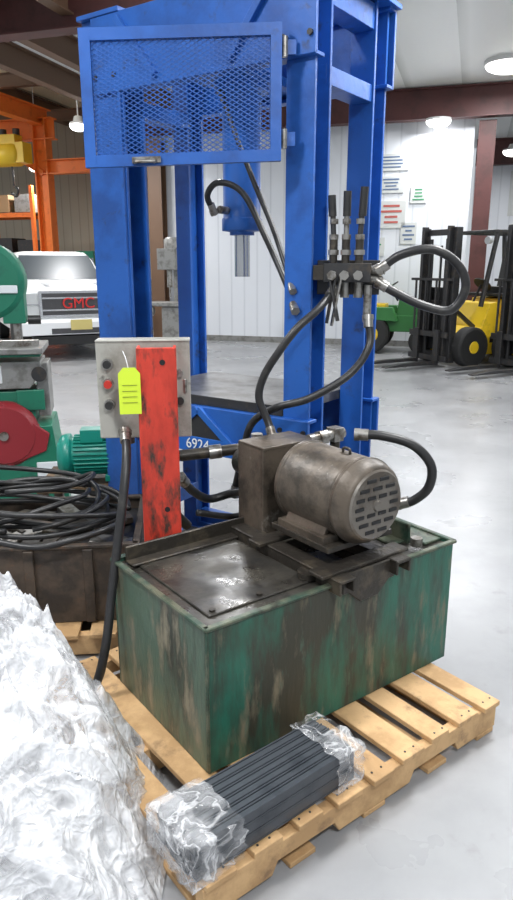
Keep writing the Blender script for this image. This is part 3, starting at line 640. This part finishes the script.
# ---------------------------------------------------------------- forklifts (+X forward)
def forklift(loc,yaw,body='yellow'):
    k=B('forklift',loc,yaw)
    k.prism([(-1.15,.30),(-1.05,.18),(.75,.18),(.75,.50),(.45,.62),(.30,1.0),(.15,1.02),(.05,.72),(-.20,.72),(-.25,1.05),(-1.08,1.10),(-1.20,.95)],'Y',-.48,.48,body)
    k.prism([(-1.20,.40),(-.72,.32),(-.66,1.12),(-1.12,1.14),(-1.24,1.0)],'Y',-.52,.52,'yellow')
    k.box((-.1,0,.42),(.7,.98,.10),'black'); k.box((-.45,0,1.12),(.8,.86,.05),'black')
    for s_ in(-1,1):
        k.lathe((.68,s_*.36,.32),(.68,s_*2,.32),[(0,.28),(.02,.32),(.20,.32),(.22,.28)],'tire',n=28); k.lathe((.68,s_*.57,.32),(.68,s_*2,.32),[(0,.11),(.02,.09)],'yellow',n=20)
        k.lathe((-.80,s_*.36,.27),(-.80,s_*2,.27),[(0,.23),(.02,.27),(.16,.27),(.18,.23)],'tire',n=28); k.lathe((-.80,s_*.53,.27),(-.80,s_*2,.27),[(0,.10),(.02,.08)],'yellow',n=20)
        k.box((.98,s_*.36,1.12),(.13,.07,2.1),'darkmetal'); k.box((1.07,s_*.29,1.14),(.10,.06,2.1),'darkmetal'); k.cyl((1.02,s_*.20,.15),(1.02,s_*.20,2.0),.04,'black',n=12)
        k.tube([(1.06,s_*.1,.5),(1.06,s_*.1,1.2),(1.06,s_*.1,1.9)],.018,'black',n=8)
        k.beam((.45,s_*.42,.95),(.20,s_*.42,2.10),.06,.06,'darkmetal',up=(0,1,0)); k.beam((-.95,s_*.42,1.10),(-.85,s_*.42,2.10),.06,.06,'darkmetal',up=(0,1,0)); k.beam((.30,s_*.42,2.12),(-.95,s_*.42,2.12),.06,.05,'darkmetal')
        k.box((1.18,s_*.24,.32),(.045,.11,.56),'darkmetal'); k.prism([(1.16,.05),(2.22,.05),(2.22,.065),(1.9,.10),(1.16,.10)],'Y',s_*.24-.055,s_*.24+.055,'darkmetal')
        k.lathe((.32,s_*.40,1.98),(2,s_*.40,1.98),[(0,.05),(.08,.06)],'lens',n=14)
        k.beam((.2,s_*.3,.45),(.95,s_*.3,.95),.06,.06,'darkmetal')
    for z in(.18,1.0,2.10): k.box((.98,0,z),(.10,.72,.09),'darkmetal')
    for z in(.14,.52): k.box((1.14,0,z),(.04,.9,.09),'darkmetal')
    for x in(-.36,-.12,.12,.36): k.box((1.14,x,.95),(.03,.03,.85),'darkmetal')
    k.box((1.14,0,1.38),(.035,.95,.04),'darkmetal'); k.box((.93,0,.75),(.06,.5,1.0),'black')
    for i in range(7): k.box((.2-i*.17,0,2.13),(.04,.84,.04),'darkmetal')
    k.box((-.42,0,1.20),(.42,.44,.10),'black'); k.box((-.62,0,1.45),(.10,.42,.48),'black',(0,-10,0))
    k.cyl((.2,0,1.0),(.05,0,1.28),.02,'black',n=10); k.lathe((.02,0,1.28),(-.5,0,1.9),[(0,.16),(.02,.16)],'black',n=24)
    k.lathe((-.95,-.3,1.26),(-.95,1,1.26),[(0,.08),(.04,.13),(.56,.13),(.6,.08)],'cast',n=20)
    k.box((-.9,-.525,.8),(.5,.01,.1),'black')
    k.done(.012)
forklift((3.82,11.95,0),208); forklift((4.95,11.2,0),208)
gt=B('garden_tractor',(2.62,13.3,0),-17)
gt.box((0,0,.55),(1.2,.6,.3),'jgreen'); gt.prism([(.05,.6),(.75,.6),(.72,.95),(.1,1.02)],'Y',-.28,.28,'jgreen'); gt.box((-.35,0,.85),(.4,.45,.1),'yellow'); gt.box((-.52,0,1.08),(.08,.42,.4),'yellow')
for s_ in(-1,1):
    gt.lathe((-.4,s_*.28,.36),(-.4,s_*2,.36),[(0,.3),(.02,.36),(.2,.36),(.22,.3)],'tire'); gt.lathe((.55,s_*.26,.24),(.55,s_*2,.24),[(0,.2),(.02,.24),(.14,.24),(.16,.2)],'tire'); gt.lathe((-.4,s_*.5,.36),(-.4,s_*2,.36),[(0,.16),(.01,.14)],'yellow')
gt.prism([(-.85,.65),(-.7,.85),(0,.85),(.1,.6)],'Y',-.5,-.28,'jgreen'); gt.prism([(-.85,.65),(-.7,.85),(0,.85),(.1,.6)],'Y',.28,.5,'jgreen')
gt.cyl((.05,0,.95),(-.1,0,1.2),.02,'black'); gt.lathe((-.1,0,1.2),(-.5,0,1.8),[(0,.17),(.02,.17)],'black')
for s_ in(-1,1): gt.box((-.6,s_*.4,1.2),(.05,.05,.8),'darkmetal')
gt.box((-.6,0,1.6),(.05,.85,.05),'darkmetal')
gt.done(.01)
# ---------------------------------------------------------------- world, camera
wd=bpy.data.worlds.new('world'); scene.world=wd; wd.use_nodes=True
wd.node_tree.nodes['Background'].inputs[0].default_value=(.88,.94,1,1); wd.node_tree.nodes['Background'].inputs[1].default_value=.62
cam=bpy.data.cameras.new('camera'); co=bpy.data.objects.new('camera',cam); scene.collection.objects.link(co)
co.location=(0,0,1.6); co.rotation_euler=(R(75),0,0); cam.sensor_fit='VERTICAL'; cam.sensor_height=36; cam.sensor_width=36; cam.lens=27.6; cam.clip_start=.05; cam.clip_end=200
scene.camera=co
scene.view_settings.view_transform='Standard'; scene.view_settings.look='None'; scene.view_settings.exposure=0
